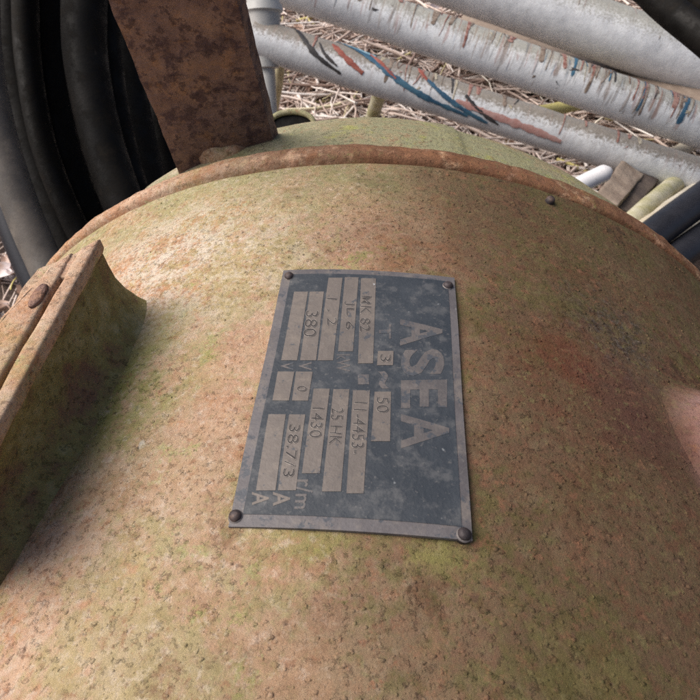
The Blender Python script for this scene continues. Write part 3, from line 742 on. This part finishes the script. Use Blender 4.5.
# stakes, sticks, planks
def stick(name, p0, p1, r0, r1, mat, label, cat, group=None, round_end=True):
    a, b = Vector(p0), Vector(p1); n = 14; base = a if a.z < b.z else b
    path = [a.lerp(b, i/n)+mnoise.noise_vector(a.lerp(b, i/n)*13)*r0*0.25 for i in range(n+1)]
    bm = bmesh.new()
    add_tube(bm, [p-base for p in path], 1, 16, rfun=lambda u: (r0+(r1-r0)*u)*(0.55 if u in (0, 1) and round_end else 1))
    roughen(bm, r0*0.06, 40)
    o = link(name, bm, mat, sharp=60); o.location = base
    return tag(o, label, cat, group)
def plank(name, quad, thick, mat, label, cat='plank'):
    n = (quad[1]-quad[0]).cross(quad[3]-quad[0]).normalized()
    if n.z > 0: n = -n
    base = quad[0]+n*thick
    bm = bmesh.new(); add_hull(bm, [p-base for p in quad], [p+n*thick-base for p in quad]); bevel(bm, 0.002, 2)
    bmesh.ops.subdivide_edges(bm, edges=[e for e in bm.edges if e.calc_length() > 0.02], cuts=16, use_grid_fill=True); roughen(bm, 0.0016, 45, quad[0].x*9); roughen(bm, 0.0006, 220)
    o = link(name, bm, mat, sharp=30); o.location = base
    return tag(o, label, cat)
g = GZ
stick('wooden_stake', at(280, 62, 1.02), on_z(272, 128, g), 0.008, 0.010, M_stake, 'pale wooden stake under the end of the lowest pole', 'stake')
stick('wooden_stake', at(384, 78, 1.03), on_z(368, 128, g), 0.013, 0.013, M_moss, 'greenish wooden stake under the lowest pole behind the motor top', 'stake')
stick('yellow_cane', on_z(520, 116, -0.205), on_z(720, 76, -0.205), 0.011, 0.012, M_yellow, 'yellow cane crossing under the grey poles', 'cane')
plank('plank', [on_z(450, 30, -0.19), on_z(720, 122, -0.19), on_z(720, 84, -0.19), on_z(480, -4, -0.19)], 0.03, M_plank, 'brown weathered plank lying between the top and middle pole')
stick('white_rod', at(540, 205, 0.62), at(608, 172, 0.66), 0.0095, 0.0095, M_white, 'smooth white plastic rod with a rounded end behind the motor rim', 'rod')
plank('plank', [at(592, 200, 0.76), at(618, 205, 0.76), at(644, 174, 0.88), at(622, 160, 0.88)], 0.02, M_plank, 'short grey splintered board beside the white rod')
plank('plank', [at(600, 204, 0.78), at(632, 212, 0.78), at(662, 176, 0.90), at(636, 164, 0.90)], 0.02, M_dplank, 'dark board between the grey splintered board and the branches')
BG = 'peeled branches behind the motor rim'
stick('branch', at(622, 232, 0.72), at(688, 172, 0.96), 0.0125, 0.0150, M_moss, 'mossy yellow-white branch beside the dark board', 'branch', BG)
stick('branch', at(640, 234, 0.70), at(712, 180, 0.96), 0.0125, 0.0155, M_pale, 'smooth cream branch between the mossy branch and the black pipe', 'branch', BG)
stick('branch', at(630, 250, 0.74), at(700, 222, 0.80), 0.010, 0.010, M_pale, 'short cream branch tucked against the black pipe', 'branch', BG)
stick('branch', on_z(640, 176, -0.235), on_z(696, 140, -0.235), 0.012, 0.012, M_pale, 'cream branch end showing between the middle and lowest pole', 'branch')
QG = 'blue-black pipes beside the motor'
tube_thing('plastic_pipe', [at(560, 310, 0.58), at(640, 245, 0.60), at(700, 200, 0.62), at(800, 128, 0.66), at(900, 60, 0.7)], 0.0165, M_pipe, 'upper blue-black plastic pipe against the motor rim', 'pipe', QG)
tube_thing('plastic_pipe', [at(600, 320, 0.58), at(665, 266, 0.60), at(720, 226, 0.62), at(820, 158, 0.66), at(920, 90, 0.7)], 0.0155, M_pipe, 'lower blue-black plastic pipe at the right edge', 'pipe', QG)

# black hoses, upper right: big loops beside the motor, the outermost added unseen to block sky
RG = 'black hoses at the upper right'
RL = ['black hose at the upper right corner, nearest the poles', 'black hose at the upper right corner, second from the poles', 'black hose in the upper right corner, farthest from the poles', 'unseen black hose added past the right edge to block sky light']
for i in range(6):
    o_ = Vector((0.030*i, 0.010*i, 0.032*i)) if i < 3 else Vector((0.05+0.032*(i-3), -0.03+0.012*i, 0.02+0.04*(i-3)))
    tube_thing('hose', [Vector((0.46, -0.42, GZ+0.02))+o_*0.5, Vector((0.45, -0.15, 0.10))+o_, Vector((0.40, 0.16, 0.17))+o_, *[at(x_+21*i, y_-19*i, d_+0.012*i) for x_, y_, d_ in ((776, 101, 0.50), (713, 45, 0.53), (649, -9, 0.57), (588, -82, 0.62))],
                Vector((0.26, 1.05, 0.42))+o_, Vector((0.50, 1.12, 0.50))+o_, Vector((0.80, 1.00, 0.25))+o_, Vector((0.95, 0.80, GZ+0.02))+o_*0.5], 0.0135, M_hose, RL[min(i, 3)], 'hose', RG)

# ------------------------------------------------------------------ ground and straw
t = NT('leaf_litter_soil')
a = t.noise(7, 8, 0.7); b = t.noise(60, 6, 0.7)
c = t.mix(t.step(a, 0.4, 0.6), (0.095, 0.070, 0.058), (0.17, 0.13, 0.11)); c = t.mix(t.step(b, 0.5, 0.65), c, (0.26, 0.20, 0.165))
M_soil = t.out(c, 0.95, t.bump(b, 0.8, 0.01), spec=0.1)
bm = bmesh.new()
vs = [bm.verts.new(p) for p in ((-60, -40, GZ), (60, -40, GZ), (60, 120, GZ), (-60, 120, GZ))]; bm.faces.new(vs)
tag(link('ground', bm, M_soil), kind='structure')
t = NT('dry_straw')
a = t.noise(40, 3, 0.6); isl = t.n.new('ShaderNodeNewGeometry').outputs['Random Per Island']
c = t.ramp(isl, [(0.0, (0.16, 0.105, 0.085)), (0.20, (0.30, 0.215, 0.18)), (0.42, (0.56, 0.45, 0.39)), (0.75, (0.72, 0.62, 0.56)), (0.93, (0.80, 0.75, 0.71)), (1.0, (0.55, 0.48, 0.16))])
M_straw = t.out(t.mix(t.step(a, 0.5, 0.7, 0, 0.35), c, (0.20, 0.14, 0.11)), 0.7, spec=0.2)
bm = bmesh.new()
rs = random.Random(3)
def straw(x, y, L, r, h):
    a = rs.uniform(0, 2*math.pi); d = Vector((math.cos(a), math.sin(a), 0)); s = Vector((-d.y, d.x, 0))
    z0 = GZ+0.001+rs.random()*h; tilt = rs.uniform(-0.18, 0.18); bend = rs.uniform(-0.6, 0.6)*L
    pts = []
    for k in range(5):
        u = k/4-0.5
        pts.append(Vector((x, y, max(GZ+0.001, z0+tilt*u*L)))+d*u*L+s*bend*(u*u))
    add_tube(bm, pts, r, 4, caps=False)
for _ in range(15000):
    y = 0.9+rs.random()**1.2*2.8
    straw(rs.uniform(-0.35, 0.15)-0.35*(y-0.7)*rs.random()+1.35*rs.random()*(0.35+0.4*y), y, rs.choice((0.04, 0.07, 0.10, 0.16, 0.26))*rs.uniform(0.7, 1.3), 0.0009+0.0028*rs.random()**2, 0.04)
for _ in range(900):
    straw(rs.uniform(-0.95, -0.30), rs.uniform(0.3, 1.0), rs.uniform(0.03, 0.10), rs.uniform(0.0008, 0.0016), 0.02)
tag(link('straw', bm, M_straw), 'dry pale straw and stalks strewn over the ground', 'straw', kind='stuff')
# timbers that carry the motor and the poles
TG = 'timber bearers under the motor and poles'
def bearer(x0, x1, y0, y1, z1, label):
    b = Vector(((x0+x1)/2, (y0+y1)/2, GZ)); q = [Vector((x, y, 0))+Vector((0, 0, z1)) for x, y in ((x0, y0), (x1, y0), (x1, y1), (x0, y1))]
    bm = bmesh.new(); add_hull(bm, [p-b for p in q], [Vector((p.x, p.y, GZ-0.004))-b for p in q]); bevel(bm, 0.003, 2); roughen(bm, 0.001, 20)
    o = link('timber_bearer', bm, M_plank, sharp=30); o.location = b; tag(o, label, 'timber', TG)
bearer(-0.24, 0.24, 0.03, 0.12, -0.197, 'timber block under the motor close to its rim')
bearer(-0.24, 0.24, -0.26, -0.17, -0.197, 'timber block under the near end of the motor')
bearer(1.02, 1.12, 0.55, 1.30, -0.262, 'timber block under the right ends of the poles')
# curled pale leaves
bm = bmesh.new()
for _ in range(420):
    if rs.random() < 0.5: x, y = rs.uniform(-0.95, -0.3), rs.uniform(0.35, 1.0)
    else: y = rs.uniform(0.8, 2.4); x = rs.uniform(-0.4, 0.9)
    c0 = Vector((x, y, GZ+rs.uniform(0.008, 0.03))); a = rs.uniform(0, 6.28); L = rs.uniform(0.012, 0.03); W = L*rs.uniform(0.35, 0.6)
    rot = Matrix.Rotation(a, 3, 'Z') @ Matrix.Rotation(rs.uniform(-0.5, 0.5), 3, 'X'); rows = []
    for i in range(6):
        u = i/5; w = W*math.sin(math.pi*(0.08+0.84*u))
        rows.append([bm.verts.new(c0+rot @ Vector(((u-0.5)*2*L, q*w, 0.35*L*(q*q)+0.3*L*(u-0.5)**2))) for q in (-1, -0.5, 0, 0.5, 1)])
    for p, q in zip(rows, rows[1:]):
        for j in range(4): bm.faces.new((p[j], p[j+1], q[j+1], q[j]))
t = NT('dry_leaf'); a = t.noise(18, 3, 0.6)
M_leaf = t.out(t.ramp(a, [(0.35, (0.22, 0.13, 0.09)), (0.5, (0.45, 0.33, 0.27)), (0.62, (0.66, 0.60, 0.60))]), 0.7, spec=0.3)
tag(link('dry_leaves', bm, M_leaf), 'curled pale dry leaves scattered among the straw', 'leaves', kind='stuff')

# ------------------------------------------------------------------ light
SUN_EL, SUN_AZ = math.radians(52), math.radians(-90)      # azimuth from +Y, negative towards -X (the left)
dirv = Vector((math.sin(SUN_AZ)*math.cos(SUN_EL), math.cos(SUN_AZ)*math.cos(SUN_EL), math.sin(SUN_EL)))
sun = bpy.data.lights.new('sun', 'SUN'); sun.energy = 1.5; sun.angle = math.radians(55); sun.color = (1.0, 0.95, 0.90)
so = bpy.data.objects.new('sun', sun); COL.objects.link(so); so.rotation_euler = (-dirv).to_track_quat('-Z', 'Y').to_euler()
W = bpy.data.worlds.new('World'); S.world = W; W.use_nodes = True
wn = W.node_tree.nodes; wl = W.node_tree.links
sky = wn.new('ShaderNodeTexSky'); sky.sky_type = 'NISHITA'; sky.sun_disc = False
sky.sun_elevation = SUN_EL; sky.sun_rotation = SUN_AZ; sky.dust_density = 6; sky.air_density = 0.8; sky.ozone_density = 0.6
wl.new(sky.outputs[0], wn['Background'].inputs[0]); wn['Background'].inputs[1].default_value = 0.05
S.cycles.use_denoising = False
S.view_settings.view_transform = 'Standard'; S.view_settings.look = 'None'; S.view_settings.gamma = 1
S.view_settings.exposure = 1.40
